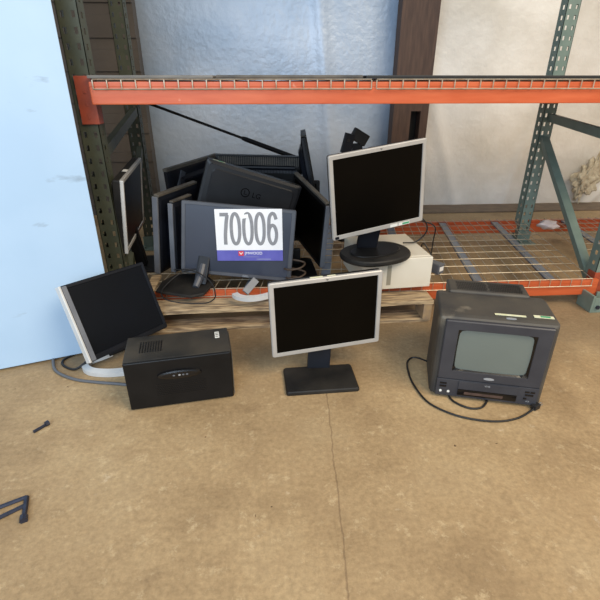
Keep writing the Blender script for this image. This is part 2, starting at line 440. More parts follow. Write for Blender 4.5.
def connector(x, y, ztop, wd=.05, up=.02, dn=.15, side=1):
    bm = nb(); z1, z0 = ztop + up, ztop - dn
    box(bm, (x - wd/2, y - .004 - YF, z0), (x + wd/2, y - YF, z1), bev=.0015)
    box(bm, (x + side * (wd/2) - .002, y - .004 - YF, z0), (x + side * (wd/2) + .002, y + .05 - YF, z1), bev=.0015)
    o = obj('beam_connector', bm, M['orange_dark'], rack)
    for k in range(3):
        h = nb(); box(h, (x - .005, y - .0062 - YF, z0 + .02 + k * .045), (x + .005, y - .004 - YF, z0 + .032 + k * .045), bev=.002)
        obj('rivet', h, M['orange_dark'], o)
for zt in (ZT, ZB):
    beam(LFx + .044, RFx - .044, YF, zt, -1); beam(RFx + .044, 3.4, YF, zt, -1)
    beam(LRx + .044, RRx - .044, YR, zt, 1); beam(RRx + .044, 3.5, YR, zt, 1)
    for x in (LFx, RFx):
        connector(x - .012 if x > 0 else x + .012, YF + .04, zt, .064 if x < 0 else .06, .02, .15 if zt > .5 else .11, 1 if x < 0 else -1)
def skew(x, y): return x + .165 * (y - YF)
def wire_deck(x0, x1, z, label, skewed=True, drop=.028, group=None):
    t = thing('wire_deck', label, 'wire shelf', ((x0 + x1) / 2, YF, z), group)
    off = Vector(((x0 + x1) / 2, YF, z)); bm = nb(); r = .0021
    y0, y1 = YF - .004, YR + .004
    fx = skew if skewed else (lambda x, y: x)
    n = int(round((x1 - x0) / .052))
    for i in range(n + 1):
        x = x0 + (x1 - x0) * i / n
        pts = [(x, y0 - r, z - drop), (x, y0 - r, z + .004), (fx(x, y1), y1 + r, z + .004), (fx(x, y1), y1 + r, z - drop)]
        tube(bm, [Vector(p) - off for p in pts], r, 4)
    y = y0
    tube(bm, [Vector((x0, y0 - r * 3, z - drop)) - off, Vector((x1, y0 - r * 3, z - drop)) - off], r * 1.15, 4)
    tube(bm, [Vector((fx(x0, y1), y1 + r * 3, z - drop)) - off, Vector((fx(x1, y1), y1 + r * 3, z - drop)) - off], r * 1.15, 4)
    k = 0
    while y < y1 - .03:
        tube(bm, [Vector((fx(x0, y), y, z + .007)) - off, Vector((fx(x1, y), y, z + .007)) - off], r, 4); y += .0985
    obj('wire_mesh', bm, M['zinc'], t)
    for q in (.17, .5, .83):
        x = x0 + (x1 - x0) * q
        a, b = Vector((x, YF + .026, z - .006)) - off, Vector((fx(x, YR), YR - .026, z - .006)) - off
        bm = nb(); d = b - a; Q = d.to_track_quat('Y', 'Z').to_matrix().to_4x4()
        box(bm, (-.022, 0, -.004), (.022, d.length, .0), T(a) @ Q); box(bm, (-.022, 0, -.0095), (-.018, d.length, -.004), T(a) @ Q); box(bm, (.018, 0, -.0095), (.022, d.length, -.004), T(a) @ Q)
        obj('support_channel', bm, M['channel'], t)
    return t
G = 'wire shelves of the rack'
wire_deck(-.64, .42, ZT + .001, 'wire mesh shelf on the lower beams under the pile of monitors', True)
wire_deck(.44, 1.53, ZT + .001, 'bare wire mesh shelf on the lower beams right of the beige box', True)
wire_deck(1.66, 2.71, ZT + .001, 'wire mesh shelf on the lower beams at the right edge, beyond the right frame', True)
wire_deck(-.64, .40, ZB + .001, 'wire mesh shelf on the upper beam, left end with the grey sheets on it', False, .026)
wire_deck(.42, 1.54, ZB + .001, 'wire mesh shelf on the upper beam, right half under the black sheet', False, .026)
wire_deck(1.66, 2.71, ZB + .001, 'wire mesh shelf on the upper beam, far right end beyond the frame', False, .026)
# flat goods on the upper shelf, made full depth to shade the space below
bm = nb(); box(bm, (-.66, YF + .004, ZB + .011), (-.20, YR - .03, ZB + .022), bev=.005); tag(obj('foam_sheet', bm, M['grey_foam']), 'grey flattened sheet on the upper shelf at its left end', 'sheet')
bm = nb(); box(bm, (-.19, YF + .012, ZB + .011), (.37, YR - .03, ZB + .023), bev=.005); tag(obj('dark_mat', bm, M['dust_top']), 'dusty dark grey mat on the upper shelf between the grey sheet and black sheet', 'mat')
bm = nb(); box(bm, (.38, YF + .001, ZB + .011), (2.65, YR - .03, ZB + .022), bev=.003); tag(obj('plastic_sheet', bm, M['black_sheet']), 'long black flat sheet on the upper shelf at the right', 'sheet')

# ------------------------------------------------------------------ pallet
PX = pose((-.548, 1.737, 0), 1.2)
pal = thing('wooden_pallet', 'weathered wooden pallet section on the floor in front of the rack', 'pallet', (-.548, 1.737, 0))
PX = Matrix.Rotation(R(1.2), 4, 'Z')
PW = 1.265
def board(name, x0, x1, y0, y1, z0, z1, warp=.0, seed=0):
    bm = nb(); n = 40; rings = []
    rr = random.Random(seed); ph = rr.random() * 6
    for i in range(n + 1):
        x = x0 + (x1 - x0) * i / n; q = i / n
        e = warp * (math.sin(q * 9 + ph) * .5 + math.sin(q * 23 + ph * 2) * .2)
        ee = warp * math.sin(q * 13 + ph) * .4
        rings.append([(x, y0 + e, z0), (x, y0 + e, z1 - .002), (x, y0 + e + .003, z1), (x, y1 + ee, z1), (x, y1 + ee, z0)])
    loft(bm, rings, PX); return obj(name, bm, M['wood'], pal)
board('deckboard', 0, PW, 0, .115, .096, .113, .012, 2)
board('bottom_board', .0, PW, .022, .112, .0, .016, .006, 5)
bm = nb(); box(bm, (-.02, .128, .1415), (.022, .315, .1535), PX, bev=.002); sb = obj('loose_rail', bm, M['wood'], pal)
for x in (.004, .612, PW - .042):
    bm = nb(); box(bm, (x, .008, .0165), (x + .038, .114, .0955), PX, bev=.002); obj('stringer', bm, M['wood_end'], pal)

# ------------------------------------------------------------------ monitors
def lcd(name, label, loc_root, P, w, h, bez=(.018, .018, .018, .022), th=.022, bulge=.035, mb='silver', ms='screen', mback='black', r=.008, group=None, cat='monitor', vents=True, bulge_wh=(.62, .6)):
    """flat monitor; P = world matrix of the panel (front face faces local -y, centre of front at origin)"""
    t = thing(name, label, cat, loc_root, group); X = T(-Vector(loc_root)) @ P
    bm = nb(); cx, cz, iw, ih = frame_ring(bm, w, h, r, *bez, 0, .012, X)
    obj('bezel', bm, M[mb], t)
    bm = nb(); box(bm, (cx - iw/2 - .002, .0035, cz - ih/2 - .002), (cx + iw/2 + .002, .010, cz + ih/2 + .002), X)
    obj('screen', bm, M[ms], t)
    bm = nb(); A = lambda ww, hh, rr, y, dz=0: [(x, y, z + dz) for x, z in rrect(ww, hh, rr)]
    bw, bh = bulge_wh
    loft(bm, [A(w - .003, h - .003, r, .0125), A(w - .001, h - .001, r, .014), A(w - .004, h - .004, r, th), A(w * .93, h * .9, r * 1.5, th + .006),
              A(w * (bw + .08), h * (bh + .1), .02, th + .010), A(w * bw, h * bh, .025, th + bulge), A(w * bw - .01, h * bh - .01, .022, th + bulge + .003)], X)
    bk = obj('back_shell', bm, M[mback], t)
    if vents:
        bm = nb()
        nv = 22
        for i in range(nv):
            x = -w * bw * .42 + w * bw * .84 * i / (nv - 1)
            box(bm, (x - .0018, th + bulge + .002, h * bh * .5 - .045), (x + .0018, th + bulge + .0055, h * bh * .5 - .012), X)
        obj('vent_rib', bm, M['logo_dim'], bk)['kind'] = 'stuff'
    return t, X
def neck(t, a, b, wd, th, m, base, name='stand_neck'):
    a, b = Vector(a) - Vector(base), Vector(b) - Vector(base)
    bm = nb(); d = (b - a); ax = d.normalized(); side = Vector((1, 0, 0)); side = (side - ax * side.dot(ax)).normalized(); fr = ax.cross(side)
    X = Matrix(((side.x, fr.x, ax.x, a.x), (side.y, fr.y, ax.y, a.y), (side.z, fr.z, ax.z, a.z), (0, 0, 0, 1)))
    box(bm, (-wd/2, -th/2, 0), (wd/2, th/2, d.length), X, bev=min(wd, th) * .2)
    return obj(name, bm, M[m], t)
def plate(t, loc, w, d, h, yaw, m, base, r=.02, name='stand_base', pts=None):
    bm = nb()
    out = pts or rrect(w, d, r, 6)
    X = T(Vector(loc) - Vector(base)) @ Matrix.Rotation(R(yaw), 4, 'Z')
    def ring(s, z): return [(x * s, y * s, z) for x, y in out]
    loft(bm, [ring(.985, 0), ring(1, h * .3), ring(.99, h * .75), ring(.96, h)], X)
    return obj(name, bm, M[m], t)
def sticker(t, X, cx, cz, w, h, y, m, name='sticker', label=None):
    bm = nb(); box(bm, (cx - w/2, y, cz - h/2), (cx + w/2, y + .0006, cz + h/2), X); o = obj(name, bm, M[m], t)
    if label: o['label'] = label
    return o

# -- front silver monitor on the floor
base = (.165, 1.355, 0)
Pm = pose((.189, 1.399, .254), 9.9, .4, -1.6)
t, X = lcd('silver_monitor', 'silver framed widescreen monitor on a black stand on the floor in front of the pallet', base, Pm, .405, .29, (.0165, .0165, .015, .015), .03, .03, 'silver', 'screen')
plate(t, (.165, 1.362, 0), .262, .155, .016, 2.5, 'black_dusty', base, .008)
neck(t, (.165, 1.432, .012), (.178, 1.462, .245), .085, .022, 'navy', base)
bm = nb(); tube(bm, [Vector((.127, 1.4545, .075)) - Vector(base), Vector((.207, 1.4545, .075)) - Vector(base)], .014, 10); obj('hinge', bm, M['black'], t)
sticker(t, X @ Matrix.Rotation(R(90), 4, 'X'), -.035, -.012, .045, .009, .1450, 'label', label='pale yellow label on the top edge')
sticker(t, X @ Matrix.Rotation(R(90), 4, 'X'), .018, -.012, .030, .007, .1450, 'label', label='small pale label on the top edge')
text('logo', 'hp', .009, X @ T((.0, -.0004, .1375)), M['ink'], t)

# -- HP style monitor on beige box
base = (.47, 1.915, .289)
Pm = pose((.442, 1.818, .592), 14.6, 4.5, -7.1)
t, X = lcd('silver_monitor', 'silver framed monitor on an oval black base on top of the beige computer case', base, Pm, .42, .35, (.0165, .0165, .0165, .019), .026, .032, 'silver', 'screen')
plate(t, (.462, 1.885, .289), 1, 1, .022, 24, 'black_dusty', base, pts=[(.178 * math.cos(a) * (1 - .08 * math.cos(2*a)), .128 * math.sin(a)) for a in [2 * math.pi * k / 40 for k in range(40)]])
plate(t, (.462, 1.885, .311), 1, 1, .006, 24, 'black', base, name='base_dish', pts=[(.125 * math.cos(a), .075 * math.sin(a)) for a in [2 * math.pi * k / 32 for k in range(32)]])
neck(t, (.43, 1.93, .314), (.45, 1.888, .56), .09, .03, 'navy', base)
sticker(t, X, .07, -.1655, .035, .013, -.0008, 'label_white', label='white label at the lower bezel'); sticker(t, X, .118, -.1655, .052, .013, -.0008, 'label_white', label='white and green label')
sticker(t, X, .126, -.1655, .032, .008, -.0014, 'label_green', 'label_print')
bm = nb(); slab(bm, .018, .012, .004, -.0008, .0, X @ T((-.192, 0, -.165)), .0002); o = obj('badge', bm, M['navy'], t)
text('logo', 'hp', .008, X @ T((.01, -.0005, .167)), M['ink'], t)
cable('cable', [(.52, 1.925, .52), (.60, 1.96, .47), (.70, 1.99, .42), (.73, 2.01, .36), (.69, 2.02, .305), (.62, 2.00, .306)], .0035, t, base=base)
cable('cable', [(.50, 1.935, .50), (.60, 1.975, .44), (.72, 2.02, .40), (.775, 2.03, .37), (.79, 2.07, .29), (.80, 2.10, .20)], .003, t, base=base)

# -- beige desktop case
base = (.532, 2.012, .143)
t = thing('computer_case', 'beige box shaped desktop computer case on the pallet under the silver monitor', 'computer', base)
BX = Matrix.Rotation(R(5), 4, 'Z')
bm = nb(); box(bm, (-.150, -.15, 0), (.172, .17, .145), BX, bev=.006, seg=3); obj('case', bm, M['beige'], t)
bm = nb(); box(bm, (-.151, -.172, .0), (.174, -.1505, .144), BX, bev=.005, seg=3); obj('front_panel', bm, M['beige'], t)
bm = nb()
loft(bm, [[(.1725, -.14, .008), (.192, -.13, .02), (.186, -.12, .115), (.1725, -.13, .13)], [(.1725, .14, .008), (.192, .13, .02), (.186, .12, .115), (.1725, .13, .13)]], BX); obj('side_cover', bm, M['beige'], t)
bm = nb()
for k in range(9): box(bm, (-.03, -.1735, .03 + k * .009), (-.022, -.1715, .036 + k * .009), BX)
obj('vent_slot', bm, M['beige_dark'], t)['kind'] = 'stuff'
bm = nb(); box(bm, (-.036, -.1726, .02), (-.016, -.1716, .115), BX); obj('vent_panel', bm, M['beige_dark'], t)
# small adapter beside it
base = (.80, 2.02, .146)
t = thing('power_adapter', 'small grey power adapter on the wire shelf right of the beige case', 'adapter', base)
AX = pose((0, 0, 0), 35, 0, 0)
bm = nb(); box(bm, (-.022, -.035, 0), (.022, .035, .05), AX, bev=.006); obj('body', bm, M['cable_grey'], t)
sticker(t, AX, 0, .026, .03, .022, -.0358, 'label_white')
cable('cord', [(.80, 2.05, .17), (.79, 2.09, .22), (.76, 2.12, .26), (.77, 2.17, .20), (.80, 2.20, .150)], .003, t, base=base)

# -- grey monitor with the lot tag
base = (-.38, 1.95, .143)
Pm = pose((-.153, 1.969, .338), -5.1, -6.7, 4.9)
t, X = lcd('charcoal_monitor', 'charcoal widescreen monitor with sky reflection painted into its screen, lot number paper taped on it', base, Pm, .51, .33, (.017, .019, .014, .016), .022, .03, 'charcoal', 'screen_sky_tint')
hexp = [(-.135, -.055), (-.13, .05), (-.08, .13), (.06, .13), (.12, .03), (.085, -.10), (.03, -.125), (-.10, -.075)]
plate(t, (-.385, 1.925, .143), 1, 1, .012, 0, 'black_dusty', base, pts=hexp)
neck(t, (-.33, 1.93, .152), (-.30, 2.02, .30), .055, .04, 'navy', base)
bm = nb(); tube(bm, [Vector((-.345, 1.885, .158)) - Vector(base), Vector((-.325, 1.935, .195)) - Vector(base), Vector((-.315, 1.97, .23)) - Vector(base)], [.015, .018, .018], 10); obj('hinge_cover', bm, M['charcoal'], t)
text('logo', 'DELL', .013, X @ T((.045, -.0004, -.1572)), M['logo_grey'], t)
cable('cable', [(-.34, 1.98, .21), (-.42, 1.95, .20), (-.485, 1.86, .165), (-.47, 1.80, .148), (-.40, 1.775, .136), (-.33, 1.765, .1365), (-.275, 1.77, .137), (-.25, 1.81, .15), (-.28, 1.88, .19), (-.36, 1.93, .22), (-.45, 1.97, .21)], .003, t, base=base)
TP = Pm @ pose((.052, -.0016, .034), 0, 0, -5.4)
base = TP @ Vector((0, 0, -.12))
X = T(-base) @ TP
t = thing('lot_tag', 'white paper lot tag 70006 with purple footer on the charcoal monitor screen', 'paper tag', base)
bm = nb(); box(bm, (-.150, 0, -.115), (.150, .0006, .119), X); obj('paper', bm, M['paper'], t)
bm = nb(); box(bm, (-.150, -.0006, -.115), (.150, 0, -.066), X); fb = obj('footer', bm, M['purple'], t); fb['label'] = 'purple footer band'
bm = nb()
zc, hh = .031, .068
def zero(cx, ww=.017, h=hh):
    return [(cx + ww * math.cos(a) * (1 if True else 1), zc + h * math.copysign(abs(math.sin(a)) ** .8, math.sin(a))) for a in [2 * math.pi * k / 36 for k in range(36)]]
DX = X @ T((0, -.0009, 0))
wd = .0148
digs = []
b7 = nb(); ribbon(b7, [(-.128, zc + hh - .004), (-.090, zc + hh - .004)], .016, DX)
ribbon(b7, smooth_path([(-.0935, 0, zc + hh - .006), (-.100, 0, zc + .02), (-.106, 0, zc - .03), (-.107, 0, zc - hh)], 6) and [(p.x, p.z) for p in smooth_path([(-.0945, 0, zc + hh - .006), (-.101, 0, zc + .02), (-.1065, 0, zc - .03), (-.107, 0, zc - hh - .003)], 6)], wd + .001, DX @ T((0, -.0002, 0)))
obj('digit_seven', b7, M['digit'], t)
for cx in (-.060, -.004, .050):
    b = nb(); ribbon(b, zero(cx, .0185), wd, DX, True); obj('digit_zero', b, M['digit'], t)
b = nb(); cx = .106
ribbon(b, [(cx + .0175 * math.cos(a), zc - .026 + .042 * math.sin(a)) for a in [2 * math.pi * k / 36 for k in range(36)]], wd, DX, True)
ribbon(b, [(p.x, p.z) for p in smooth_path([(cx + .017, 0, zc + .042), (cx + .009, 0, zc + .064), (cx - .003, 0, zc + .067), (cx - .014, 0, zc + .045), (cx - .0175, 0, zc - .02)], 7)], wd, DX @ T((0, -.0003, 0)))
obj('digit_six', b, M['digit'], t)
bm = nb(); box(bm, (-.022, -.0018, .080), (.012, -.0013, .096), X @ pose((0, 0, 0), 0, 0, -8)); tag(obj('tape', bm, M['tape'], t), 'white glare of the tape over the middle zero', None)  # glare on the tape put in as a white strip
bm = nb(); box(bm, (-.052, -.0012, -.092), (-.028, -.0006, -.070), X); lg = obj('logo_block', bm, M['red'], fb)
bm = nb(); ribbon(bm, [(-.047, -.076), (-.040, -.085), (-.033, -.076)], .004, X @ T((0, -.0016, 0))); obj('logo_mark', bm, M['paper'], fb)
text('logo_name', 'JM', .018, X @ T((-.014, -.0010, -.0805)), M['paper'], fb)
text('logo_name', 'WOOD', .018, X @ T((.026, -.0010, -.0805)), M['paper'], fb)
bm = nb(); box(bm, (.03, -.0010, -.1085), (.095, -.0006, -.1065), X); box(bm, (-.03, -.0010, -.0975), (.04, -.0006, -.0965), X); obj('small_print', bm, M['logo_grey'], fb)

# -- monitor fallen back on the floor at left
base = (-.66, 1.50, 0)
Pm = pose((-.594, 1.602, .203), 55.5, -24.3, 4.2)
t, X = lcd('black_monitor', 'black monitor with silver sides tipped back on the floor between board and pallet', base, Pm, .359, .291, (.016, .012, .012, .02), .018, .006, 'navy', 'screen_navy')
bm = nb(); A = lambda ww, hh, y: [(x - .004, y, z) for x, z in rrect(ww, hh, .008)]
slab(bm, .009, .291, .003, -.004, .022, X @ T((-.1845, 0, 0)), .002); obj('side_trim', bm, M['silver_white'], t)['label'] = 'silver side trim'
bm = nb(); slab(bm, .018, .284, .003, -.0022, .001, X @ T((-.169, 0, 0)), .0008); obj('bezel_strip', bm, M['edge_grey'], t)['label'] = 'grey bezel strip'
# silver loop stand
off = Vector(base)
loop = smooth_path([(-.640, 1.565, .03), (-.675, 1.55, .022), (-.715, 1.535, .013), (-.722, 1.495, .012), (-.69, 1.462, .012), (-.63, 1.448, .012), (-.565, 1.452, .012), (-.525, 1.462, .012)], 8)
bm = nb(); rings = []
for i, p in enumerate(loop):
    d = (loop[min(i+1, len(loop)-1)] - loop[max(i-1, 0)]).normalized(); s = d.cross(Vector((0, 0, 1))).normalized(); u2 = Vector((0, 0, 1))
    q = p - off
    rings.append([tuple(q + s * .012 + u2 * .006), tuple(q - s * .012 + u2 * .011), tuple(q - s * .012 - u2 * .011), tuple(q + s * .012 - u2 * .011)])
loft(bm, rings); obj('stand_loop', bm, M['silver_white'], t)['label'] = 'pale silver loop stand'
bm = nb(); tube(bm, [Vector(p) - off for p in ((-.652, 1.555, .03), (-.60, 1.585, .04), (-.545, 1.615, .06), (-.52, 1.66, .09))], [.013, .015, .017, .017], 8); obj('stand_neck', bm, M['navy'], t)
cable('cable', [(-.69, 1.60, .04), (-.715, 1.515, .03), (-.76, 1.49, .006), (-.815, 1.52, .005), (-.83, 1.56, .005), (-.80, 1.60, .006)], .0045, t, base=base)
cable('power_cable', [(-.875, 1.59, .006), (-.868, 1.555, .006), (-.825, 1.48, .006), (-.74, 1.425, .006), (-.65, 1.40, .006), (-.57, 1.385, .006), (-.53, 1.375, .006)], .0055, t, M['cable_grey'], base=base)

# -- small UPS like black case on the floor
yaw = 8.9
base = (-.327, 1.341, 0)
t = thing('black_case', 'black rectangular equipment case with rounded handle badge on the floor at left', 'equipment case', base)
BX = pose((0, 0, 0), yaw)
bm = nb(); box(bm, (-.172, -.072, .003), (.172, .088, .187), BX, bev=.005, seg=2); obj('housing', bm, mat('brown dusted black plastic', (34, 32, 28), .55, col2=(70, 63, 52), scale=6, bump=.05), t)
bm = nb(); slab(bm, .342, .182, .004, -.082, -.0725, BX @ T((0, 0, .0955)), .003); fp = obj('front_panel', bm, M['black'], t)
bm = nb()
for side in (0,):
    pts = [(.072 * math.copysign(abs(math.cos(a)) ** .8, math.cos(a)), .017 * math.sin(a)) for a in [2 * math.pi * k / 32 for k in range(32)]]
    loft(bm, [[(x, -.0825, z) for x, z in pts], [(x * .96, -.088, z * .9) for x, z in pts], [(x * .8, -.090, z * .6) for x, z in pts]], BX @ T((.0, 0, .128)))
hd = obj('badge', bm, M['tv_glossy'], fp)
for k, x in enumerate((-.018, 0, .012, .024)):
    bm = nb(); q = [(.004 * math.cos(a), .003 * math.sin(a)) for a in [2 * math.pi * i / 12 for i in range(12)]]
    loft(bm, [[(x0 + x, -.0905, z) for x0, z in q], [(x0 + x, -.0915, z) for x0, z in q]], BX @ T((0, 0, .128))); obj('indicator', bm, M['logo_grey' if k == 1 else 'cable_grey'], hd) if False else obj('indicator', bm, M['logo_grey' if k == 1 else 'cable_grey'], fp)
bm = nb()
for i in range(24):
    for j in range(7):
        x = -.078 + i * .0068 + (j % 2) * .0034; z = .05 + j * .0072
        box(bm, (x - .0018, -.0835, z - .0016), (x + .0018, -.0815, z + .0016), BX)
obj('grille', bm, M['logo_dim'], fp)['kind'] = 'stuff'
bm = nb()
for i in range(9): box(bm, (-.125 + i * .0085, -.025, .1865), (-.121 + i * .0085, .045, .1878), BX)
obj('top_vent', bm, M['logo_dim'], t)['kind'] = 'stuff'
bm = nb(); box(bm, (.126, .02, .1871), (.141, .062, .1878), BX); tag(obj('label', bm, M['label_white'], t), 'small white label', None)
bm = nb()
for k in range(3): box(bm, (.128, .028 + k * .011, .1878), (.139, .032 + k * .011, .1882), BX)
obj('label_print', bm, M['ink'], t)
bm = nb(); box(bm, (.173, -.07, .006), (.176, .08, .178), BX, bev=.001); obj('side_trim', bm, M['dust_top'], t)

# -- TV/VCR combo
base = (.75, 1.36, 0)
yaw = -15.2
t = thing('crt_television', 'charcoal tube television with built-in video slot on the floor at right', 'television', base)
c0 = Vector((.7175, 1.218, 0)) - Vector(base)            # front centre on the floor
TX = T(c0) @ Matrix.Rotation(R(yaw), 4, 'Z')
W, Hh = .366, .306
bm = nb()
def tr(w_, z0, z1, y, r=.016): return [(x, y, z + (z0 + z1) / 2) for x, z in rrect(w_, z1 - z0, r)]
loft(bm, [tr(W - .022, .008, Hh - .004, -.002, .008), tr(W - .008, .004, Hh + .003, .004, .008), tr(W, .003, Hh + .006, .018, .009), tr(W, .003, Hh + .008, .17, .010), tr(W - .004, .003, Hh + .004, .205, .010), tr(W - .03, .01, Hh - .008, .216, .012)], TX)
obj('shell', bm, M['tv_shell'], t)
bm = nb()
def tr2(w_, z0, z1, y, r=.03): return [(x, y, z + (z0 + z1) / 2) for x, z in rrect(w_, z1 - z0, r)]
loft(bm, [tr2(W - .05, .02, Hh - .012, .217), tr2(W - .06, .02, Hh - .014, .235), tr2(W - .10, .03, Hh - .03, .30), tr2(W - .17, .06, Hh - .08, .36)], TX)
hump = obj('rear_housing', bm, M['tv_shell'], t)
# vent block on top rear
bm = nb(); box(bm, (-.140, .190, Hh - .03), (.135, .30, Hh + .014), TX, bev=.014, seg=3); vb = obj('vent_block', bm, M['tv_shell'], t)
bm = nb()
for i in range(28):
    for j in range(5):
        x = -.108 + i * .008 + (j % 2) * .004; y = .213 + j * .0145
        if abs(x) < .004: continue
        box(bm, (x - .0026, y - .0055, Hh + .0136), (x + .0026, y + .0055, Hh + .0150), TX)
o = obj('vent_slot', bm, M['logo_dim'], vb); o['kind'] = 'stuff'
# front bezel with opening
bz = nb(); cx, cz, iw, ih = frame_ring(bz, .328, .224, .004, .042, .045, .031, .033, -.016, -.002, TX @ T((0, 0, .192)), .003)
bezel = obj('bezel', bz, M['tv'], t)
# CRT glass
bm = nb(); n = 24; g = []
for i in range(n + 1):
    col = []
    for j in range(n + 1):
        a, b2 = -1 + 2 * i / n, -1 + 2 * j / n
        x = a * (iw / 2 + .001) ; z = b2 * (ih / 2 + .001)
        y = -.0118 + .0040 * (a * a + b2 * b2)
        col.append(bm.verts.new((x + cx, y, z + cz + .192)))
    g.append(col)
for i in range(n):
    for j in range(n): bm.faces.new((g[i][j], g[i+1][j], g[i+1][j+1], g[i][j+1]))
bmesh.ops.transform(bm, matrix=TX, verts=bm.verts)
bmesh.ops.solidify(bm, geom=bm.faces[:], thickness=.003)
obj('screen', bm, M['crt'], t, smooth=True)
# rounded black surround inside the opening
bm = nb(); k = 13; out = []
for (xa, za), (xb, zb) in zip(((1, 1), (-1, 1), (-1, -1), (1, -1)), ((-1, 1), (-1, -1), (1, -1), (1, 1))):
    for q_ in range(12): out.append(((xa + (xb - xa) * q_ / 12) * (iw / 2 + .0005), (za + (zb - za) * q_ / 12) * (ih / 2 + .0005)))
def sup(ww, hh2, e, N):
    pts = []
    for (x, z) in out:
        a = math.atan2(z / (ih/2), x / (iw/2)); ca, sa = math.cos(a), math.sin(a)
        m_ = (abs(ca) ** e + abs(sa) ** e) ** (-1 / e); pts.append((ww * ca * m_, hh2 * sa * m_))
    return pts
inn = sup(iw/2 - .007, ih/2 - .005, 14, 28)
loft(bm, [[(x + cx, -.0150, z + cz + .192) for x, z in out], [(x + cx, -.0072, z + cz + .192) for x, z in inn]], TX, False, False)
obj('screen_mask', bm, M['tv_glossy'], t)
TXf = TX @ T((0, -.0075, 0))
# lower control strip
bm = nb(); box(bm, (-.164, -.008, .010), (.164, .004, .0795), TXf, bev=.003); cs = obj('control_panel', bm, M['tv'], t)
bm = nb(); box(bm, (-.092, -.0115, .045), (.098, -.008, .0775), TXf, bev=.0015); obj('tape_flap', bm, M['tv'], cs)
bm = nb(); box(bm, (-.092, -.0120, .020), (.098, -.008, .0435), TXf, bev=.0015); sl = obj('video_slot', bm, M['tv_glossy'], cs)
bm = nb(); box(bm, (-.07, -.0123, .026), (.055, -.0119, .036), TXf); obj('slot_window', bm, M['brown'], cs)
for x, z, m_ in ((-.148, .030, 'label_white'), (-.122, .030, 'label_white')):
    bm = nb(); q = [(.0045 * math.cos(a), .0045 * math.sin(a)) for a in [2 * math.pi * i / 14 for i in range(14)]]
    loft(bm, [[(x + a, -.0085, z + b3) for a, b3 in q], [(x + a, -.011, z + b3) for a, b3 in q]], TXf); obj('jack', bm, M[m_], cs)
for x, z, ww in ((-.142, .062, .022), (-.142, .050, .022), (.128, .062, .014), (.145, .062, .014), (.136, .050, .026), (.125, .036, .010)):
    bm = nb(); box(bm, (x - ww/2, -.0105, z - .003), (x + ww/2, -.008, z + .003), TXf, bev=.001); obj('button', bm, M['tv_glossy'], cs)
bm = nb(); q = [(.017 * math.cos(a), .0045 * math.sin(a)) for a in [2 * math.pi * i / 20 for i in range(20)]]
loft(bm, [[(x, -.0085, z + .0965) for x, z in q], [(x, -.0105, z + .0965) for x, z in q]], TXf); obj('brand_badge', bm, M['logo_grey'], t)
text('print', 'VHS', .010, TXf @ T((.0, -.0122, .068)), M['logo_grey'], cs)
text('print', 'VCR', .007, TXf @ T((.135, -.0086, .024)), M['logo_grey'], cs)
TT = TX @ T((0, 0, Hh + .0075)) @ Matrix.Rotation(R(-90), 4, 'X')
def top_label(x0, x1, y0, y1, m_, nm='sticker', lb=None, dz=.0):
    bm = nb(); box(bm, (x0, y0, Hh + .0075 + dz), (x1, y1, Hh + .0090 + dz), TX); o = obj(nm, bm, M[m_], t)
    if lb: o['label'] = lb
top_label(-.01, .085, .034, .044, 'label', lb='long pale yellow sticker'); top_label(.110, .170, .038, .054, 'label', lb='pale sticker with green print'); top_label(.130, .160, .041, .051, 'label_green', 'sticker_print', dz=.0006)
bm = nb(); q = [(.016 * math.cos(a), .005 * math.sin(a)) for a in [2 * math.pi * i / 20 for i in range(20)]]
loft(bm, [[(x + .037, y + .018, Hh + .0055) for x, y in q], [(x + .037, y + .018, Hh + .0078) for x, y in q]], TX); obj('top_badge', bm, M['logo_grey'], t)
cd = cable('power_cord', [(.60, 1.40, .03), (.555, 1.475, .012), (.520, 1.46, .005), (.503, 1.39, .005), (.500, 1.31, .005), (.520, 1.21, .005), (.580, 1.145, .005), (.65, 1.112, .005), (.723, 1.100, .005), (.79, 1.112, .005), (.845, 1.140, .006), (.862, 1.152, .008)], .0035, t, base=base)
bm = nb(); PXX = T(-Vector(base)) @ pose((.872, 1.158, .010), 28)
box(bm, (-.014, -.009, -.009), (.014, .009, .009), PXX, bev=.003); pl = obj('plug', bm, M['cable'], cd)
bm = nb(); box(bm, (.014, -.0065, -.003), (.031, -.005, .003), PXX); box(bm, (.014, .005, -.003), (.031, .0065, .003), PXX); tube(bm, [PXX @ Vector((.012, 0, .004)), PXX @ Vector((.028, 0, .004))], .0022, 6); obj('prongs', bm, M['steel'], cd)
cable('audio_cable', [(.607, 1.30, .02), (.603, 1.235, .006), (.615, 1.20, .005), (.65, 1.170, .005), (.69, 1.170, .005), (.722, 1.200, .006), (.735, 1.24, .008)], .0035, t, base=base)

# -- side-on monitor at the left end
base = (-.60, 2.20, .143)
Pm = pose((-.633, 2.152, .474), 92.7, 6.7, -4.7)
t, X = lcd('silver_edged_monitor', 'silver edged monitor seen side-on at the left end of the lower shelf', base, Pm, .40, .335, (.018, .018, .016, .02), .04, .03, 'silver', 'screen_navy', 'black_dusty')
plate(t, (-.62, 2.22, .143), .15, .22, .012, 0, 'black', base, .03)
neck(t, (-.655, 2.20, .153), (-.685, 2.17, .42), .05, .05, 'black', base)
bm = nb(); slab(bm, .012, .33, .003, -.0032, .010, X @ T((-.196, 0, 0)), .001); obj('edge_trim', bm, M['silver_white'], t)['label'] = 'bright silver edge trim'
sticker(t, X @ Matrix.Rotation(R(90), 4, 'X'), -.05, -.022, .035, .02, .1676, 'label_white', label='white label on top')

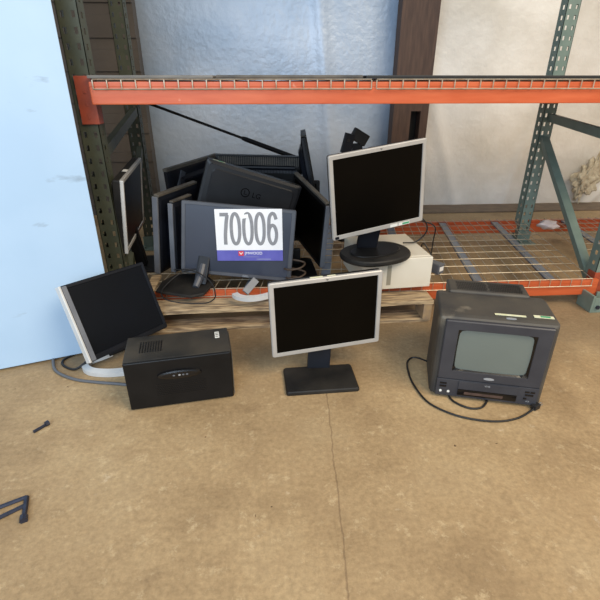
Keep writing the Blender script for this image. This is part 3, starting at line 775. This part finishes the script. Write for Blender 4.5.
# -- two monitors standing on edge
def on_edge(label, P, base, w, h, mb, th=.03, bulge=.02, **k):
    return lcd('monitor_on_edge', label, base, P, w, h, (.02, .02, .02, .02), th, bulge, mb, 'screen_navy', 'navy', **k)
base = (-.50, 2.24, .143)
t, X = on_edge('grey edged monitor standing upright on its side, leftmost beside the lot tag monitor', pose((-.478, 2.235, .338), 246, -7, 0), base, .33, .383, 'charcoal', .026, .016)
bm = nb(); slab(bm, .010, .38, .003, -.002, .026, X @ T((.169, 0, 0)), .001); obj('edge_trim', bm, M['edge_grey'], t)['label'] = 'mid grey edge trim'
bm = nb(); slab(bm, .325, .012, .003, .0, .026, X @ T((0, 0, .1935)), .001); obj('top_trim', bm, M['dust_top'], t)
base = (-.44, 2.18, .143)
t, X = on_edge('narrow dark monitor standing on its side just left of the lot tag monitor', pose((-.440, 2.155, .325), 246, -5, 0), base, .16, .345, 'charcoal', .022, .012)
bm = nb(); slab(bm, .008, .34, .003, -.002, .022, X @ T((.084, 0, 0)), .001); obj('edge_trim', bm, M['edge_grey'], t)['label'] = 'mid grey edge trim'
bm = nb(); slab(bm, .155, .008, .003, .0, .020, X @ T((0, 0, .176)), .001); obj('top_trim', bm, M['dust_top'], t)
# back-facing monitor behind, with grey stand arm
base = (-.38, 2.62, .143)
t, X = lcd('back_facing_monitor', 'black monitor behind the upright pair, its back to the viewer and a grey stand arm', base, pose((-.428, 2.63, .442), 180 + 58, 0, 3), .44, .29, (.018,) * 4, .024, .025, 'navy', 'screen_navy', 'navy')
bm = nb(); slab(bm, .44, .016, .003, -.002, .026, X @ T((0, 0, .146)), .001); obj('top_trim', bm, M['dust_top'], t)
bm = nb(); box(bm, (-.018, .0, -.09), (.018, .010, .09), X @ pose((.155, .030, .045), 0, 0, -32), bev=.003); obj('stand_arm', bm, M['charcoal'], t)
neck(t, (-.38, 2.60, .153), (-.395, 2.61, .34), .06, .04, 'navy', base); plate(t, (-.38, 2.60, .143), .18, .18, .012, 0, 'black', base, .03)
# big back-facing black monitor with round emblem
base = (-.08, 2.30, .143)
Pm = pose((-.118, 2.30, .438), 180 + 8, 0, -18.5)
t, X = lcd('back_facing_monitor', 'black monitor back with round moulded emblem, tilted behind the lot tag monitor', base, Pm, .484, .32, (.018,) * 4, .044, .012, 'black', 'screen', 'lid', vents=False, bulge_wh=(.86, .80))
BK = X @ T((0, .0600, 0)) @ Matrix.Rotation(R(180), 4, 'Z')
bm = nb()
ribbon(bm, [(.020 * math.cos(a), .020 * math.sin(a)) for a in [2 * math.pi * k / 30 for k in range(30)]], .005, BK @ T((-.03, 0, .055)), True)
ribbon(bm, [(-.004, .010), (-.004, -.008), (.010, -.008)], .004, BK @ T((-.03, 0, .055)))
obj('emblem', bm, M['emblem_black'], t)
text('emblem_letters', 'LG', .036, BK @ T((.028, -.0004, .052)), M['emblem_black'], t)
sticker(t, X @ Matrix.Rotation(R(90), 4, 'X'), .185, -.028, .060, .026, .1601, 'label', label='pale sticker on the top edge'); sticker(t, X @ Matrix.Rotation(R(90), 4, 'X'), .176, -.028, .024, .018, .1608, 'label_green', 'sticker_print')
neck(t, (-.08, 2.19, .153), (-.10, 2.20, .40), .08, .02, 'black', base); plate(t, (-.08, 2.20, .143), .22, .16, .012, 0, 'black', base, .03)
# ribbed flat TV back
base = (-.03, 2.66, .143)
Pm = pose((-.062, 2.72, .43), 180, 0, -2)
t, X = lcd('flat_television', 'ribbed black back of a flat television, rearmost in the pile below the pole', base, Pm, .50, .36, (.025,) * 4, .035, .02, 'black', 'screen', 'black', vents=False, bulge_wh=(.86, .55), cat='television')
bm = nb()
for i in range(44):
    x = -.225 + i * .01045; box(bm, (x - .0025, .034, .125), (x + .0025, .050, .172), X)
obj('upper_ribs', bm, M['dust_top'], t)['kind'] = 'stuff'
bm = nb(); tube(bm, [X @ Vector((-.205, .048, .115)), X @ Vector((.215, .048, .115))], .014, 10); obj('ledge', bm, M['navy'], t)
bm = nb()
for i in range(30):
    x = -.215 + i * .0085; box(bm, (x - .0022, .05, .088), (x + .0022, .062, .104), X)
obj('lower_ribs', bm, M['charcoal'], t)['kind'] = 'stuff'
neck(t, (-.06, 2.66, .153), (-.06, 2.665, .36), .08, .03, 'black', base); plate(t, (-.06, 2.66, .143), .26, .16, .012, 0, 'black', base, .03)
# black panel, edge towards the viewer
base = (.07, 2.53, .143)
t, X = lcd('black_monitor', 'added black monitor filling the dark gap right of the lot tag monitor', base, pose((.07, 2.52, .325), 2, -4, 0), .42, .34, (.018,) * 4, .024, .016, 'black', 'screen', 'black')  # added behind the others so the gap comes out black
base = (.13, 2.10, .143)
t = thing('stand_base', 'flat black stand plate added to darken the shelf in the gap', 'stand', base)
plate(t, (.13, 2.10, .143), .17, .30, .008, 3, 'black', base, .03, 'plate')  # dark plate added where the gap lies in shade
neck(t, (.12, 2.16, .150), (.12, 2.17, .23), .05, .03, 'black', base, 'column')
base = (.20, 2.22, .143)
t, X = lcd('black_monitor', 'black monitor turned edge-on between the lot tag monitor and the oval base monitor', base, pose((.183, 2.274, .350), -72, 0, 10), .42, .335, (.018,) * 4, .024, .016, 'black', 'screen', 'black', bulge_wh=(.5, .4))
bm = nb(); slab(bm, .010, .33, .003, .0, .022, X @ T((.214, 0, 0)), .001); obj('edge_trim', bm, M['edge_grey'], t)['label'] = 'grey edge trim'
bm = nb(); slab(bm, .41, .010, .003, .0, .022, X @ T((0, 0, .172)), .001); obj('top_trim', bm, M['dust_top'], t)['label'] = 'dusty top edge'
# tall slim monitor edge
base = (.36, 2.62, .143)
t, X = lcd('slim_monitor', 'slim black monitor on its end, leaning with only its edge showing above the pile', base, pose((.262, 2.65, .45), 86, 0, 0) @ Matrix.Rotation(R(-11), 4, 'X'), .30, .57, (.018,) * 4, .028, .028, 'black', 'screen', 'navy', vents=False, bulge_wh=(.5, .72))
bm = nb(); slab(bm, .29, .008, .002, .0, .028, X @ T((0, 0, .289)), .001); obj('top_trim', bm, M['dust_top'], t)
# black stand head behind
base = (.50, 2.60, .143)
t = thing('monitor_stand', 'black monitor stand whose hinged head shows above the silver monitor', 'stand', base)
off = Vector(base)
plate(t, (.50, 2.60, .143), .22, .18, .014, 0, 'black', base, .03)
neck(t, (.50, 2.60, .155), (.49, 2.61, .68), .06, .03, 'black', base, 'column')
bm = nb(); box(bm, (-.028, -.012, -.06), (.028, .012, .045), T(-off) @ pose((.435, 2.585, .69), 8, 0, 14), bev=.006); hp = obj('mount_plate', bm, M['navy'], t)
bm = nb(); box(bm, (-.047, -.02, -.030), (.047, .02, .034), T(-off) @ pose((.50, 2.605, .712), 5, 0, 30), bev=.008); obj('hinge_arm', bm, M['black_dusty'], t)
bm = nb(); q = [(.008 * math.cos(a), .008 * math.sin(a)) for a in [2 * math.pi * i / 14 for i in range(14)]]
loft(bm, [[(a, -.0125, b3) for a, b3 in q], [(a, -.015, b3) for a, b3 in q]], T(-off) @ pose((.435, 2.585, .70), 8)); obj('screw_hole', bm, M['logo_dim'], hp)

# black pole leaning behind the pile
a, b = Vector((-.72, 2.80, .90)), Vector((.225, 2.825, .55))
t = thing('black_pole', 'long thin black pole slanting behind the pile below the upper beam', 'pole', tuple(b))
bm = nb(); tube(bm, [a - b, (a - b) * .38], .0075, 10); obj('shaft', bm, M['black_dusty'], t)
bm = nb(); tube(bm, [(a - b) * .40, (a - b) * .38, (a - b) * .0], [.010, .014, .014], 10); obj('sleeve', bm, M['black'], t)

# loop stand lying on the shelf
base = (-.08, 1.85, .146)
off = Vector(base)
t = thing('loop_stand', 'pale silver curved monitor stand lying on the shelf below the lot tag monitor', 'stand', base)
loop = smooth_path([(-.165, 1.80, .156), (-.145, 1.772, .156), (-.10, 1.755, .156), (-.04, 1.77, .156), (.03, 1.82, .156), (.07, 1.89, .156)], 8)
bm = nb(); rings = []
for i, p in enumerate(loop):
    d = (loop[min(i+1, len(loop)-1)] - loop[max(i-1, 0)]).normalized(); s = d.cross(Vector((0, 0, 1))).normalized(); q = p - off; u2 = Vector((0, 0, 1))
    rings.append([tuple(q + s * .014 + u2 * .008), tuple(q - s * .014 + u2 * .008), tuple(q - s * .014 - u2 * .009), tuple(q + s * .014 - u2 * .009)])
loft(bm, rings); obj('loop', bm, M['silver_white'], t)
bm = nb(); box(bm, (-.016, -.006, 0), (.016, .006, .08), T(-off) @ pose((-.120, 1.80, .164), 20, -40, 52), bev=.003); obj('arm', bm, M['edge_grey'], t)

# small debris between the monitors
base = (.10, 1.93, .146)
t = thing('cable_bundle', 'brownish tangle of cable in the dark gap right of the lot tag monitor', 'cable', base)
rr = random.Random(5)
pts = [(.10 + .045 * math.cos(k * 1.3) + rr.uniform(-.01, .01), 1.93 + .035 * math.sin(k * 1.3), .152 + .009 * k) for k in range(12)]
cable('cable', pts, .0045, t, mat('brown cable', (70, 56, 44), .6), base=base)

# fallen bits on the floor
base = (-.747, 1.166, 0)
t = thing('bolt', 'short dark bolt lying on the floor left of the black case', 'bolt', base)
bm = nb(); d = Vector((.030, .038, 0)).normalized()
tube(bm, [Vector((-.014, -.018, .006)), Vector((.010, .012, .006))], .005, 8); obj('shank', bm, M['bolt'], t)
bm = nb(); tube(bm, [Vector((.010, .012, .0085)), Vector((.017, .021, .0085))], .0085, 6); obj('head', bm, M['bolt'], t)
base = (-.685, .87, 0)
bm = nb()
P0, P1, P2, P3 = [Vector(p) for p in ((-.745, .868, .005), (-.668, .908, .005), (-.650, .862, .005), (-.728, .832, .005))]
off = Vector(base)
for a, b in ((P0, P1), (P0, P3), (P3, P1 + (P2 - P1) * .55)): tube(bm, [a - off, b - off], .0055, 6)
tube(bm, [P1 - off, P2 + Vector((.006, -.022, 0)) - off], .0065, 6)
tube(bm, [P2 + Vector((.004, -.016, .002)) - off, P2 + Vector((.010, -.030, .002)) - off], .010, 8)
tb = obj('metal_clip', bm, M['bolt']); tb.location = (-.683, .858, 0); tag(tb, 'dark rectangular metal clip with a bent leg lying at the lower left of the floor', 'clip')
# pale bag under/on shelf and torn foam at wall
bm = nb(); bmesh.ops.create_icosphere(bm, subdivisions=3, radius=.06)
for v_ in bm.verts: v_.co *= 1 + .28 * math.sin(v_.co.x * 90) * math.cos(v_.co.y * 70 + v_.co.z * 60); v_.co.z *= .45
zmin = min(v_.co.z for v_ in bm.verts)
for v_ in bm.verts: v_.co.z -= zmin
o = obj('plastic_bag', bm, M['bag'], smooth=True); o.location = (1.74, 2.66, .144); o.scale = (1, .8, 1); tag(o, 'crumpled thin pale plastic bag on the wire shelf beside the right frame', 'bag')
bm = nb(); rr = random.Random(11)
from mathutils import noise as MN
tt = bmesh.new(); bmesh.ops.create_icosphere(tt, subdivisions=5, radius=1)
for v_ in tt.verts:
    k = 1 + .75 * MN.noise(v_.co * 2.1 + Vector((3, 1, 7))) + .35 * MN.noise(v_.co * 6)
    wz = .55 + .45 * (1 - abs(v_.co.z))
    v_.co = Vector((v_.co.x * .10 * k * wz + v_.co.z * .03, v_.co.y * .035 * k, v_.co.z * .16 * k + .16))
zm = min(v_.co.z for v_ in tt.verts)
for v_ in tt.verts: v_.co.z -= zm
merge(bm, tt)
o = obj('torn_foam', bm, M['ivory'], smooth=True); o.location = (2.72, 3.775, .012); tag(o, 'torn yellowed foam clump against the white sheeting at the right edge', 'foam')
